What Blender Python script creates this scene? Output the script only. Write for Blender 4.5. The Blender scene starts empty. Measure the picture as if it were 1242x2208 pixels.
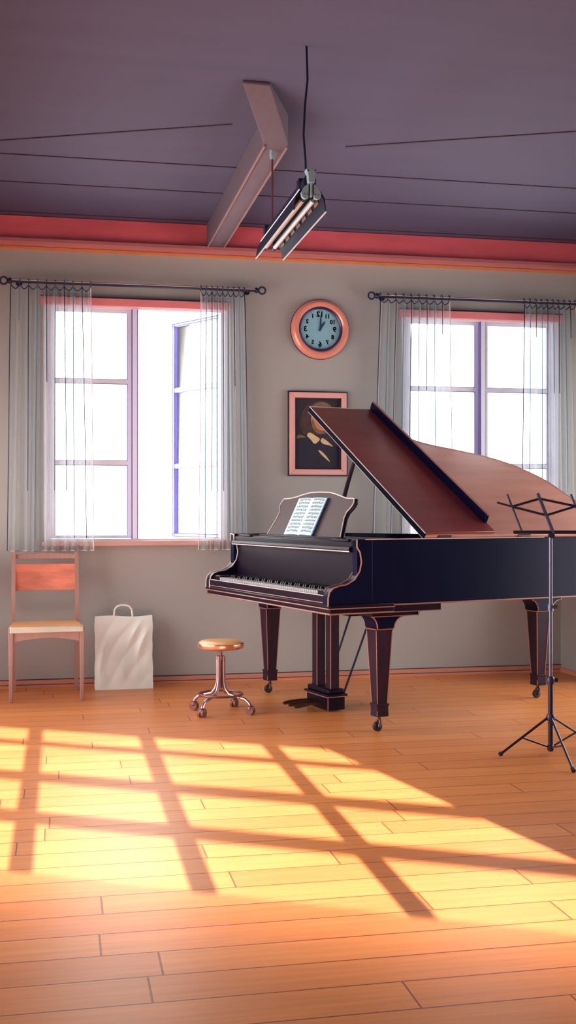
import bpy, bmesh, math, random
from mathutils import Vector, Matrix
random.seed(7)
S = bpy.context.scene
COL = S.collection
R = math.radians
V = Vector

# ------------------------------------------------------------------ camera
cam_d = bpy.data.cameras.new('camera'); cam = bpy.data.objects.new('camera', cam_d); COL.objects.link(cam)
cam.location = (0, -7.16, 1.1); cam.rotation_euler = (R(90), 0, R(-11.45))
cam_d.sensor_fit = 'VERTICAL'; cam_d.sensor_height = 36.0
cam_d.lens = 2425 / 2208 * 36.0; cam_d.shift_y = -4 / 2208
cam_d.clip_start = 0.05; cam_d.clip_end = 300
S.camera = cam

# ------------------------------------------------------------------ view, world, sun
S.view_settings.view_transform = 'Standard'; S.view_settings.look = 'None'
S.view_settings.gamma = 1.0; S.view_settings.exposure = 0.0
S.view_settings.use_curve_mapping = False
S.cycles.use_denoising = True
S.cycles.max_bounces = 10; S.cycles.diffuse_bounces = 6; S.cycles.transparent_max_bounces = 24
S.cycles.sample_clamp_indirect = 6.0
W = bpy.data.worlds.new('sky'); S.world = W; W.use_nodes = True
bg = W.node_tree.nodes['Background']
bg.inputs['Color'].default_value = (1.0, 0.94, 0.88, 1); bg.inputs['Strength'].default_value = 6.6
ELEV = 16.0
sun_d = bpy.data.lights.new('sun', 'SUN'); sun = bpy.data.objects.new('sun', sun_d); COL.objects.link(sun)
sun.rotation_euler = (R(90 - ELEV), 0, 0); sun.location = (0, -14, 5)
sun_d.energy = 37.0; sun_d.angle = R(0.25); sun_d.color = (1.0, 0.85, 0.86)

def portal(name, loc, rot, sx, sy):
    l = bpy.data.lights.new(name, 'AREA'); o = bpy.data.objects.new(name, l); COL.objects.link(o)
    l.shape = 'RECTANGLE'; l.size = sx; l.size_y = sy; l.cycles.is_portal = True
    o.location = loc; o.rotation_euler = rot
portal('daylight_portal', (0.475, 0.14, 1.64), (R(-90), 0, 0), 1.2, 1.5)
portal('daylight_portal', (2.775, 0.14, 1.64), (R(-90), 0, 0), 1.2, 1.5)

# ------------------------------------------------------------------ helpers
def lin(c):
    c /= 255.0
    return c / 12.92 if c <= 0.04045 else ((c + 0.055) / 1.055) ** 2.4
def rgb(r, g, b): return (lin(r), lin(g), lin(b), 1.0)

def mat(name, c, rough=0.5, metal=0.0, spec=0.5, vary=0.08, scale=6.0, bump=0.0, coat=0.0, stretch=(1, 1, 1)):
    m = bpy.data.materials.new(name); m.use_nodes = True
    nt = m.node_tree; b = nt.nodes['Principled BSDF']
    b.inputs['Roughness'].default_value = rough; b.inputs['Metallic'].default_value = metal
    b.inputs['Specular IOR Level'].default_value = spec; b.inputs['Coat Weight'].default_value = coat
    tc = nt.nodes.new('ShaderNodeTexCoord'); mp = nt.nodes.new('ShaderNodeMapping')
    mp.inputs['Scale'].default_value = stretch
    nz = nt.nodes.new('ShaderNodeTexNoise'); nz.inputs['Scale'].default_value = scale; nz.inputs['Detail'].default_value = 4
    rp = nt.nodes.new('ShaderNodeValToRGB')
    rp.color_ramp.elements[0].position = 0.3; rp.color_ramp.elements[1].position = 0.7
    rp.color_ramp.elements[0].color = tuple(x * (1 - vary) for x in c[:3]) + (1,)
    rp.color_ramp.elements[1].color = tuple(min(1, x * (1 + vary)) for x in c[:3]) + (1,)
    L = nt.links.new
    L(tc.outputs['Object'], mp.inputs['Vector']); L(mp.outputs['Vector'], nz.inputs['Vector'])
    L(nz.outputs['Fac'], rp.inputs['Fac']); L(rp.outputs['Color'], b.inputs['Base Color'])
    if bump:
        bp = nt.nodes.new('ShaderNodeBump'); bp.inputs['Strength'].default_value = bump; bp.inputs['Distance'].default_value = 0.01
        L(nz.outputs['Fac'], bp.inputs['Height']); L(bp.outputs['Normal'], b.inputs['Normal'])
    return m

def floor_mat():
    m = bpy.data.materials.new('plank_floor'); m.use_nodes = True
    nt = m.node_tree; b = nt.nodes['Principled BSDF']; L = nt.links.new
    b.inputs['Roughness'].default_value = 0.36; b.inputs['Specular IOR Level'].default_value = 0.35
    tc = nt.nodes.new('ShaderNodeTexCoord')
    bk = nt.nodes.new('ShaderNodeTexBrick')
    bk.inputs['Scale'].default_value = 1.0; bk.inputs['Brick Width'].default_value = 1.25; bk.inputs['Row Height'].default_value = 0.145
    bk.inputs['Mortar Size'].default_value = 0.0028; bk.inputs['Mortar Smooth'].default_value = 0.3; bk.inputs['Bias'].default_value = 0.0
    bk.offset = 0.0
    sx = nt.nodes.new('ShaderNodeSeparateXYZ'); cx = nt.nodes.new('ShaderNodeCombineXYZ'); wn = nt.nodes.new('ShaderNodeTexWhiteNoise'); wn.noise_dimensions = '1D'
    dv = nt.nodes.new('ShaderNodeMath'); dv.operation = 'DIVIDE'; dv.inputs[1].default_value = 0.145
    fo = nt.nodes.new('ShaderNodeMath'); fo.operation = 'FLOOR'
    ma = nt.nodes.new('ShaderNodeMath'); ma.operation = 'MULTIPLY_ADD'; ma.inputs[1].default_value = 1.25
    L(tc.outputs['Object'], sx.inputs['Vector']); L(sx.outputs['Y'], dv.inputs[0]); L(dv.outputs[0], fo.inputs[0]); L(fo.outputs[0], wn.inputs['W'])
    L(wn.outputs['Value'], ma.inputs[0]); L(sx.outputs['X'], ma.inputs[2]); L(ma.outputs[0], cx.inputs['X']); L(sx.outputs['Y'], cx.inputs['Y'])
    bk.inputs['Color1'].default_value = rgb(236, 150, 86); bk.inputs['Color2'].default_value = rgb(225, 137, 78)
    bk.inputs['Mortar'].default_value = rgb(146, 74, 44)
    L(cx.outputs['Vector'], bk.inputs['Vector'])
    mp = nt.nodes.new('ShaderNodeMapping'); mp.inputs['Scale'].default_value = (1.2, 22, 1)
    nz = nt.nodes.new('ShaderNodeTexNoise'); nz.inputs['Scale'].default_value = 2.2; nz.inputs['Detail'].default_value = 6
    L(tc.outputs['Object'], mp.inputs['Vector']); L(mp.outputs['Vector'], nz.inputs['Vector'])
    rp = nt.nodes.new('ShaderNodeValToRGB')
    rp.color_ramp.elements[0].position = 0.3; rp.color_ramp.elements[1].position = 0.72
    rp.color_ramp.elements[0].color = (0.86, 0.83, 0.80, 1); rp.color_ramp.elements[1].color = (1.04, 1.03, 1.02, 1)
    L(nz.outputs['Fac'], rp.inputs['Fac'])
    mx = nt.nodes.new('ShaderNodeMix'); mx.data_type = 'RGBA'; mx.blend_type = 'MULTIPLY'; mx.inputs['Factor'].default_value = 1
    L(bk.outputs['Color'], mx.inputs['A']); L(rp.outputs['Color'], mx.inputs['B']); L(mx.outputs['Result'], b.inputs['Base Color'])
    bp = nt.nodes.new('ShaderNodeBump'); bp.inputs['Strength'].default_value = 0.25; bp.inputs['Distance'].default_value = 0.002; bp.invert = True
    L(bk.outputs['Fac'], bp.inputs['Height']); L(bp.outputs['Normal'], b.inputs['Normal'])
    return m

def glass_mat():
    m = bpy.data.materials.new('window_glass'); m.use_nodes = True
    nt = m.node_tree; nt.nodes.clear(); L = nt.links.new
    out = nt.nodes.new('ShaderNodeOutputMaterial'); mx = nt.nodes.new('ShaderNodeMixShader')
    t = nt.nodes.new('ShaderNodeBsdfTransparent'); g = nt.nodes.new('ShaderNodeBsdfGlossy'); g.inputs['Roughness'].default_value = 0.03
    f = nt.nodes.new('ShaderNodeFresnel'); f.inputs['IOR'].default_value = 1.25
    t.inputs['Color'].default_value = (0.97, 0.985, 1, 1)
    L(f.outputs['Fac'], mx.inputs['Fac']); L(t.outputs['BSDF'], mx.inputs[1]); L(g.outputs['BSDF'], mx.inputs[2])
    L(mx.outputs['Shader'], out.inputs['Surface'])
    return m

def frosted_mat():
    # added film, denser towards the sill, that fades the rear window's sun
    m = bpy.data.materials.new('frosted_film'); m.use_nodes = True
    nt = m.node_tree; nt.nodes.clear(); L = nt.links.new
    out = nt.nodes.new('ShaderNodeOutputMaterial'); mx = nt.nodes.new('ShaderNodeMixShader')
    t = nt.nodes.new('ShaderNodeBsdfTransparent'); d = nt.nodes.new('ShaderNodeBsdfDiffuse')
    d.inputs['Color'].default_value = (0.8, 0.78, 0.75, 1)
    tc = nt.nodes.new('ShaderNodeTexCoord'); sp = nt.nodes.new('ShaderNodeSeparateXYZ')
    mr = nt.nodes.new('ShaderNodeMapRange'); mr.inputs['From Min'].default_value = 1.10; mr.inputs['From Max'].default_value = 1.34
    mr.inputs['To Min'].default_value = 1.0; mr.inputs['To Max'].default_value = 0.2
    L(tc.outputs['Object'], sp.inputs['Vector']); L(sp.outputs['Z'], mr.inputs['Value']); L(mr.outputs['Result'], mx.inputs['Fac'])
    L(t.outputs['BSDF'], mx.inputs[1]); L(d.outputs['BSDF'], mx.inputs[2]); L(mx.outputs['Shader'], out.inputs['Surface'])
    return m

def sheer_mat():
    m = bpy.data.materials.new('sheer_cloth'); m.use_nodes = True
    nt = m.node_tree; nt.nodes.clear(); L = nt.links.new
    out = nt.nodes.new('ShaderNodeOutputMaterial'); mx = nt.nodes.new('ShaderNodeMixShader'); m2 = nt.nodes.new('ShaderNodeMixShader')
    t = nt.nodes.new('ShaderNodeBsdfTransparent'); t.inputs['Color'].default_value = (0.93, 0.98, 1, 1)
    d = nt.nodes.new('ShaderNodeBsdfDiffuse'); tl = nt.nodes.new('ShaderNodeBsdfTranslucent')
    d.inputs['Color'].default_value = rgb(206, 198, 196); tl.inputs['Color'].default_value = rgb(214, 218, 224)
    m2.inputs['Fac'].default_value = 0.5
    L(d.outputs['BSDF'], m2.inputs[1]); L(tl.outputs['BSDF'], m2.inputs[2])
    lw = nt.nodes.new('ShaderNodeLayerWeight'); lw.inputs['Blend'].default_value = 0.35
    mr = nt.nodes.new('ShaderNodeMapRange'); mr.inputs['To Min'].default_value = 0.22; mr.inputs['To Max'].default_value = 0.62
    L(lw.outputs['Facing'], mr.inputs['Value']); L(mr.outputs['Result'], mx.inputs['Fac'])
    L(t.outputs['BSDF'], mx.inputs[1]); L(m2.outputs['Shader'], mx.inputs[2]); L(mx.outputs['Shader'], out.inputs['Surface'])
    return m

M = dict(
    wall=mat('wall_plaster', rgb(166, 163, 160), 0.85, vary=0.03, scale=1.5, bump=0.03),
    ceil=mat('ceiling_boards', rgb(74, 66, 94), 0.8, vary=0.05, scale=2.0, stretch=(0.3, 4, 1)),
    seam=mat('seam_shadow_gap', rgb(62, 38, 62), 0.8),
    red=mat('red_frieze', rgb(212, 92, 104), 0.55, vary=0.15, scale=2.0, stretch=(1, 1, 4)),
    cornice=mat('cornice_wood', rgb(178, 104, 104), 0.5, vary=0.1, scale=3, stretch=(1, 8, 8)),
    corniceedge=mat('cornice_edge', rgb(226, 128, 74), 0.45),
    beam=mat('beam_paint', rgb(100, 82, 94), 0.7, vary=0.06, stretch=(8, 1, 8)),
    base=mat('baseboard_wood', rgb(206, 136, 112), 0.5, vary=0.08, stretch=(1, 9, 9)),
    white=mat('white_window_paint', rgb(238, 236, 248), 0.4, vary=0.02),
    violet=mat('violet_window_edge', rgb(112, 104, 196), 0.4, vary=0.05),
    casement=mat('casement_blue_edge', rgb(92, 92, 146), 0.5, spec=0.1, vary=0.05),
    blackmatte=mat('matte_black_edge', rgb(13, 14, 28), 0.7, spec=0.03),
    teal=mat('teal_thread', rgb(96, 128, 150), 0.8, spec=0.0),
    lintel=mat('lintel_pink', rgb(232, 134, 138), 0.5, vary=0.06),
    sill=mat('sill_wood', rgb(206, 160, 150), 0.45, vary=0.06),
    navy=mat('navy_metal', rgb(34, 36, 66), 0.35, metal=0.3),
    black=mat('piano_lacquer', rgb(24, 15, 32), 0.34, spec=0.14, vary=0.15, coat=0.0),
    blackside=mat('piano_ebony_case', rgb(12, 15, 46), 0.3, spec=0.08, vary=0.15, coat=0.0),
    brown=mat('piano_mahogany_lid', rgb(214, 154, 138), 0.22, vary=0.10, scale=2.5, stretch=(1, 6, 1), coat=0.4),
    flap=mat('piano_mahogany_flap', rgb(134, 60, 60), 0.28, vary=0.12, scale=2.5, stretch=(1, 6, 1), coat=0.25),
    desk=mat('music_desk_veneer', rgb(70, 52, 55), 0.5, spec=0.15, vary=0.05),
    bead=mat('copper_bead', rgb(164, 106, 94), 0.35, vary=0.05),  # rim light on the piano edges, put into the colour
    palebead=mat('pale_bead', rgb(216, 196, 196), 0.35, vary=0.03),  # painted rim light and rod glint, also the curtain hems' own pale colour
    legm=mat('piano_leg_walnut', rgb(48, 29, 42), 0.5, spec=0.12, vary=0.12, stretch=(5, 5, 1)),
    ivory=mat('ivory_keys', rgb(172, 164, 170), 0.3, vary=0.02),
    ebony=mat('ebony_keys', rgb(20, 18, 26), 0.3),
    brass=mat('dark_bronze', rgb(92, 62, 54), 0.35, metal=0.7),
    paper=mat('sheet_paper', rgb(214, 232, 236), 0.7, vary=0.04, scale=9),
    ink=mat('sheet_ink', rgb(62, 96, 118), 0.7),
    bluecover=mat('score_cover', rgb(34, 62, 104), 0.5),
    chairwood=mat('chair_wood', rgb(164, 122, 112), 0.45, vary=0.10, stretch=(6, 6, 1)),
    chairback=mat('chair_back_panel', rgb(198, 112, 90), 0.4, vary=0.28, scale=7, stretch=(1, 1, 3)),
    chairseat=mat('chair_seat_ply', rgb(240, 176, 116), 0.4, vary=0.06),
    seatedge=mat('chair_seat_edge', rgb(206, 204, 190), 0.5),
    bag=mat('paper_bag', rgb(238, 242, 236), 0.55, vary=0.04),
    baghandle=mat('bag_handle', rgb(240, 236, 226), 0.6),
    chrome=mat('worn_chrome', rgb(176, 150, 156), 0.28, metal=0.85, vary=0.06),
    stoolseat=mat('stool_seat', rgb(246, 182, 116), 0.35, vary=0.07),
    seatrim=mat('stool_metal_rim', rgb(214, 150, 124), 0.22, metal=0.7),
    maroon=mat('maroon_steel', rgb(120, 70, 72), 0.4, metal=0.4),
    caster=mat('stool_caster', rgb(128, 72, 62), 0.45, vary=0.1),
    clockrim=mat('copper_clock_rim', rgb(238, 150, 130), 0.25, metal=0.15, vary=0.04),
    clockin=mat('clock_inner_ring', rgb(52, 34, 82), 0.35),
    clockface=mat('clock_dial', rgb(136, 184, 202), 0.6, vary=0.03),
    clockink=mat('clock_ink', rgb(30, 56, 84), 0.6),
    frame=mat('picture_frame_wood', rgb(230, 168, 160), 0.3, vary=0.05),
    framedark=mat('picture_frame_dark', rgb(46, 32, 56), 0.4),
    pbg=mat('portrait_ground', rgb(44, 32, 44), 0.6, vary=0.3, scale=9),
    phair=mat('portrait_hair', rgb(66, 46, 46), 0.6, vary=0.35, scale=30),
    phair2=mat('portrait_hair_light', rgb(128, 92, 66), 0.6, vary=0.3, scale=30),
    pskin=mat('portrait_skin', rgb(206, 126, 88), 0.6, vary=0.15, scale=20),
    pcollar=mat('portrait_collar', rgb(218, 184, 140), 0.6, vary=0.1, scale=30),
    pcoat=mat('portrait_coat', rgb(30, 28, 50), 0.6, vary=0.2, scale=14),
    lampdark=mat('lamp_dark_enamel', rgb(24, 26, 50), 0.55, spec=0.2, vary=0.1),
    lampgrey=mat('lamp_grey_cap', rgb(150, 168, 178), 0.45, vary=0.05),
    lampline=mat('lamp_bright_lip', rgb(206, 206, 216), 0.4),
    tube=mat('lamp_tube_glass', rgb(222, 234, 255), 0.35, vary=0.02),
    vent=mat('lamp_vent_bronze', rgb(140, 116, 104), 0.5),
    stand=mat('stand_steel', rgb(44, 40, 66), 0.3, metal=0.4),
    standlight=mat('stand_steel_bright', rgb(104, 102, 128), 0.3, metal=0.6),
    knob=mat('stand_knob_green', rgb(46, 84, 62), 0.4),
    rubber=mat('dark_rubber', rgb(36, 30, 38), 0.6),
    plate=mat('iron_frame_bronze', rgb(70, 44, 38), 0.5),
    floor=floor_mat(), glass=glass_mat(), frost=frosted_mat(), sheer=sheer_mat(),
)

def link(name, bm, m, parent=None, smooth=True, bevel=0.0, loc=None):
    bmesh.ops.recalc_face_normals(bm, faces=bm.faces[:])
    if smooth:
        for f in bm.faces: f.smooth = True
        for e in bm.edges:
            if len(e.link_faces) == 2:
                try:
                    if e.calc_face_angle() > R(32): e.smooth = False
                except ValueError: pass
    me = bpy.data.meshes.new(name); bm.to_mesh(me); bm.free()
    o = bpy.data.objects.new(name, me); COL.objects.link(o)
    for x in (m if isinstance(m, (list, tuple)) else [m]): me.materials.append(x)
    if parent: o.parent = parent
    if loc: o.location = loc
    if bevel:
        b = o.modifiers.new('bevel', 'BEVEL'); b.width = bevel; b.segments = 2; b.limit_method = 'ANGLE'; b.angle_limit = R(40)
    return o
obj = link
def thing(name, label, cat, loc=(0, 0, 0), rz=0.0, group=None):
    o = bpy.data.objects.new(name, None); COL.objects.link(o)
    o.empty_display_size = 0.1; o.location = loc; o.rotation_euler = (0, 0, rz)
    o['label'] = label; o['category'] = cat
    if group: o['group'] = group
    return o
def struct(name, bm, m, parent=None, **k):
    o = link(name, bm, m, parent, **k)
    if not parent: o['kind'] = 'structure'
    return o
def copy_tree(o, parent=None):
    c = o.copy(); COL.objects.link(c)
    if parent: c.parent = parent
    for ch in list(o.children): copy_tree(ch, c)
    return c

def B(): return bmesh.new()
def box(bm, x0, x1, y0, y1, z0, z1, f=None, mi=0):
    vs = [V((x, y, z)) for z in (z0, z1) for y in (y0, y1) for x in (x0, x1)]
    if f: vs = [f(p) for p in vs]
    v = [bm.verts.new(p) for p in vs]
    for q in ((0, 1, 3, 2), (4, 6, 7, 5), (0, 4, 5, 1), (1, 5, 7, 3), (3, 7, 6, 2), (2, 6, 4, 0)):
        bm.faces.new([v[i] for i in q]).material_index = mi
    return bm
def frame_of(d):
    d = d.normalized(); a = V((0, 0, 1)) if abs(d.z) < 0.9 else V((1, 0, 0))
    x = d.cross(a).normalized(); return x, d.cross(x).normalized()
def tube(bm, pts, r, seg=10, closed=False, cap=True):
    pts = [V(p) for p in pts]; n = len(pts); rr = r if isinstance(r, (list, tuple)) else [r] * n
    rings = []; px = None
    for i, p in enumerate(pts):
        if closed: d = pts[(i + 1) % n] - pts[i - 1]
        else: d = pts[min(i + 1, n - 1)] - pts[max(i - 1, 0)]
        d.normalize()
        if px is None: px, py = frame_of(d)
        else:
            px = (px - d * px.dot(d)).normalized(); py = d.cross(px)
        rings.append([bm.verts.new(p + (px * math.cos(2 * math.pi * k / seg) + py * math.sin(2 * math.pi * k / seg)) * rr[i]) for k in range(seg)])
    for i in range(n if closed else n - 1):
        a, b = rings[i], rings[(i + 1) % n]
        for k in range(seg): bm.faces.new((a[k], a[(k + 1) % seg], b[(k + 1) % seg], b[k]))
    if cap and not closed:
        bm.faces.new(rings[0][::-1]); bm.faces.new(rings[-1])
    return bm
def prism(bm, poly, f0, f1, mi=0):
    """poly of 2-D points; f0/f1 map (a, b) to the two caps"""
    a = [bm.verts.new(f0(*p)) for p in poly]; b = [bm.verts.new(f1(*p)) for p in poly]
    n = len(poly)
    bm.faces.new(a[::-1]).material_index = mi; bm.faces.new(b).material_index = mi
    for i in range(n): bm.faces.new((a[i], a[(i + 1) % n], b[(i + 1) % n], b[i])).material_index = mi
    return bm
def lathe(bm, prof, c=(0, 0, 0), axis='Z', seg=32):
    c = V(c); rings = []
    def at(r, h, t):
        a, b = r * math.cos(t), r * math.sin(t)
        return c + {'Z': V((a, b, h)), 'Y': V((a, h, b)), 'X': V((h, a, b))}[axis]
    for r, h in prof:
        if r < 1e-6: rings.append([bm.verts.new(at(0, h, 0))])
        else: rings.append([bm.verts.new(at(r, h, 2 * math.pi * k / seg)) for k in range(seg)])
    for a, b in zip(rings, rings[1:]):
        for k in range(seg):
            k2 = (k + 1) % seg
            if len(a) == 1 and len(b) == 1: continue
            if len(a) == 1: bm.faces.new((a[0], b[k], b[k2]))
            elif len(b) == 1: bm.faces.new((a[k], a[k2], b[0]))
            else: bm.faces.new((a[k], a[k2], b[k2], b[k]))
    return bm
def bez(p0, p1, p2, n=8):
    p0, p1, p2 = V(p0), V(p1), V(p2)
    return [p0 * (1 - t) ** 2 + p1 * 2 * t * (1 - t) + p2 * t * t for t in [i / n for i in range(n + 1)]]

# ------------------------------------------------------------------ room shell
LX, EX = -1.1, 4.0            # side walls
CZ = 2.92
struct('floor', box(B(), -1.3, 4.2, -11.2, 0.0, -0.08, 0.0), M['floor'])
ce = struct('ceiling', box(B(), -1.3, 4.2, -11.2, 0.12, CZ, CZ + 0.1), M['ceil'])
for nm, segs in (('ceiling_seam', [((LX, -1.25), (EX, -1.25))]), ('ceiling_seam', [((LX, -.754), (EX, -.754))]),
                 ('ceiling_seam', [((-.29, -1.455), (.794, -1.912))]), ('ceiling_seam', [((1.40, -1.70), (2.43, -2.14))]),
                 ('ceiling_seam', [((LX, -.035), (EX, -.035))]), ('ceiling_seam', [((LX, -.115), (EX, -.115))])):
    bm = B()
    for a, b in segs:
        a, b = V(a + (0,)), V(b + (0,)); d = (b - a).normalized(); n = V((-d.y, d.x, 0)) * 0.006
        box(bm, 0, 1, 0, 1, CZ - 0.004, CZ, lambda p: a + (b - a) * p.x + n * (p.y * 2 - 1) + V((0, 0, p.z)))
    struct(nm, bm, M['seam'], ce)
# back wall with two window openings
X1A, X1B, X2A, X2B, ZA, ZB = -0.10, 1.05, 2.22, 3.33, 0.875, 2.41
bm = B(); T = 0.12
for x0, x1, z0, z1 in ((-1.25, X1A, 0, CZ), (X1A, X1B, 0, ZA), (X1A, X1B, ZB, CZ), (X1B, X2A, 0, CZ), (X2A, X2B, 0, ZA), (X2A, X2B, ZB, CZ), (X2B, 4.15, 0, CZ)):
    box(bm, x0, x1, 0, T, z0, z1)
struct('wall_back', bm, M['wall'], smooth=False)
# low wall at the right, under the window
struct('wall_right', box(B(), 3.35, 3.50, -.55, 0.0, 0, 0.84), M['wall'], smooth=False)
# unseen side walls; their window bands are added as fill light
def side_wall(wname, nname, x, out, ya, yb, za, zb, yend, n):
    x0, x1 = sorted((x, x + .15 * out)); bm = B()
    for y0, y1, z0, z1 in ((yend, ya, 0, CZ), (ya, yb, 0, za), (ya, yb, zb, CZ), (yb, 0, 0, CZ)): box(bm, x0, x1, y0, y1, z0, z1)
    struct(wname, bm, M['wall'], smooth=False)
    bm = B(); f0, f1 = sorted((x + .06 * out, x + .10 * out)); st = (yb - ya - .05) / n
    for k in range(n + 1): box(bm, f0, f1, ya + k * st, ya + k * st + .05, za, zb)
    for z in (za, (za + zb) / 2, zb - .05): box(bm, f0, f1, ya, yb, z, z + .05)
    w = struct(nname, bm, M['white'], smooth=False)
    g0, g1 = sorted((x + .078 * out, x + .083 * out))
    struct('pane', box(B(), g0, g1, ya, yb, za, zb), M['glass'], w, smooth=False)
    portal('daylight_portal', (x + .03 * out, (ya + yb) / 2, (za + zb) / 2), (0, R(90) * (1 if out > 0 else -1), 0), zb - za, yb - ya)
side_wall('wall_left', 'window_3', LX, -1, -4.5, -.2, .06, 2.0, -7.6, 5)
side_wall('wall_east', 'window_5', EX, 1, -2.75, -.15, .06, 2.1, -11.2, 3)
# unseen rear wall angled, with an added window, to shape the floor sunlight
TE = math.tan(R(ELEV))
def rw(x): return -8.3 - 0.565 * x
rd = V((1, -0.565, 0)).normalized(); rn = V((0.565, 1, 0)).normalized()
def rear(x, z, d): return V((x, rw(x), z)) - rn * d
def fl(x, y): return (y - rw(x)) * TE        # height in the rear window of the ray that reaches floor (x, y)
ZT = fl(0.42, -1.66); ZB3 = 0.98
def xr(z):                                    # leaning right edge
    za, zb = fl(1.215, -2.08), fl(1.6, -3.855); return 1.215 + (z - za) / (zb - za) * (1.6 - 1.215)
bm = B()
for poly in ([(-1.25, 0), (-1.0, 0), (-1.0, CZ), (-1.25, CZ)], [(-1.0, 0), (xr(ZB3), 0), (xr(ZB3), ZB3), (-1.0, ZB3)],
             [(-1.0, ZT), (xr(ZT), ZT), (xr(ZT), CZ), (-1.0, CZ)],
             [(xr(ZB3), 0), (4.2, 0), (4.2, CZ), (xr(ZT), CZ), (xr(ZT), ZT), (xr(ZB3), ZB3)]):
    prism(bm, poly, lambda x, z: rear(x, z, 0), lambda x, z: rear(x, z, 0.03))
struct('wall_rear', bm, M['wall'], smooth=False)
ZF = fl(.42, -3.93)
bm = B()
for x in (-0.97, -0.64, -0.113, 0.414, 0.967):
    prism(bm, [(x - .031, ZF), (x + .031, ZF), (x + .031, ZT), (x - .031, ZT)], lambda a, z: rear(a, z, -0.002), lambda a, z: rear(a, z, 0.028))
for z, h in ((fl(.42, -2.01), .014), (fl(.42, -2.685), .022), (fl(.42, -3.312), .022)):
    prism(bm, [(-1.0, z - h), (xr(z), z - h), (xr(z), z + h), (-1.0, z + h)], lambda a, q: rear(a, q, 0.001), lambda a, q: rear(a, q, 0.026))
w4 = struct('window_4', bm, M['white'], smooth=False)
zf = fl(.42, -3.93)
struct('frosted_pane', prism(B(), [(-1.0, ZB3), (xr(ZB3), ZB3), (xr(zf), zf), (-1.0, zf)], lambda a, q: rear(a, q, 0.012), lambda a, q: rear(a, q, 0.013)), M['frost'], w4, smooth=False)  # added pane, softens the near end of the sun patch
portal('daylight_portal', rear(0.1, 1.45, 0.05), (R(90), 0, math.atan2(-0.565, 1)), 3.2, 1.0)

# trims on the back wall
bm = B()
prism(bm, [(0, 2.762), (-.034, 2.762), (-.034, CZ), (0, CZ)], lambda y, z: V((LX, y, z)), lambda y, z: V((EX, y, z)))
struct('trim_1', bm, M['red'], smooth=False)
bm = B()
prism(bm, [(0, 2.728), (-.03, 2.728), (-.045, 2.742), (-.07, 2.752), (-.07, 2.772), (-.034, 2.772), (-.034, 2.764), (0, 2.764)], lambda y, z: V((LX, y, z)), lambda y, z: V((EX, y, z)))
tr = struct('trim_2', bm, M['cornice'], smooth=False)
struct('moulding_edge', box(B(), LX, EX, -.036, 0, 2.716, 2.728), M['corniceedge'], tr, smooth=False)
bm = B()
prism(bm, [(0, 0), (-.022, 0), (-.022, .016), (-.014, .02), (-.014, .04), (-.006, .046), (0, .046)], lambda y, z: V((LX, y, z)), lambda y, z: V((3.35, y, z)))
bb = struct('baseboard_back', bm, M['base'], smooth=False)
struct('shoe_line', box(B(), LX, 3.35, -.0235, -.014, .0165, .0195), M['seam'], bb, smooth=False)
struct('top_line', box(B(), LX, 3.35, -.0085, -.001, .046, .05), M['seam'], bb, smooth=False)
struct('baseboard_right', box(B(), 3.337, 3.35, -.55, -.022, 0, .03), M['base'], smooth=False)
# chevron ceiling beam
bm = B()
BQ = [((.915, 0), (1.026, 0), 2.775), ((.916, -2.08), (1.025, -2.10), 2.775), ((.755, -2.46), (.875, -2.46), 2.905)]
rows = [[bm.verts.new(p + (z,)) for p, z in ((l, zz), (q, zz), (q, CZ), (l, CZ))] for l, q, zz in BQ]
for a, b in zip(rows, rows[1:]):
    for k in range(4): bm.faces.new((a[k], b[k], b[(k + 1) % 4], a[(k + 1) % 4]))
bm.faces.new(rows[0]); bm.faces.new(rows[-1][::-1])
bo = struct('trim_3', bm, M['beam'], bevel=0.004)
bm = B()
for x in (.915, 1.019):
    box(bm, x, x + .007, -2.085, -.07, 2.766, 2.7752)
struct('beam_edge', bm, mat('beam_edge_worn', rgb(150, 112, 112), .6), bo, smooth=False)  # paler strip along each lower beam edge
for y in (-2.012,):
    bx = .968
    struct('hanger_plate', lathe(B(), [(0, 2.735), (.010, 2.735), (.013, 2.75), (.013, 2.776), (0, 2.776)], (bx, y, 0), seg=12), M['lampgrey'], bo)

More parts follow.
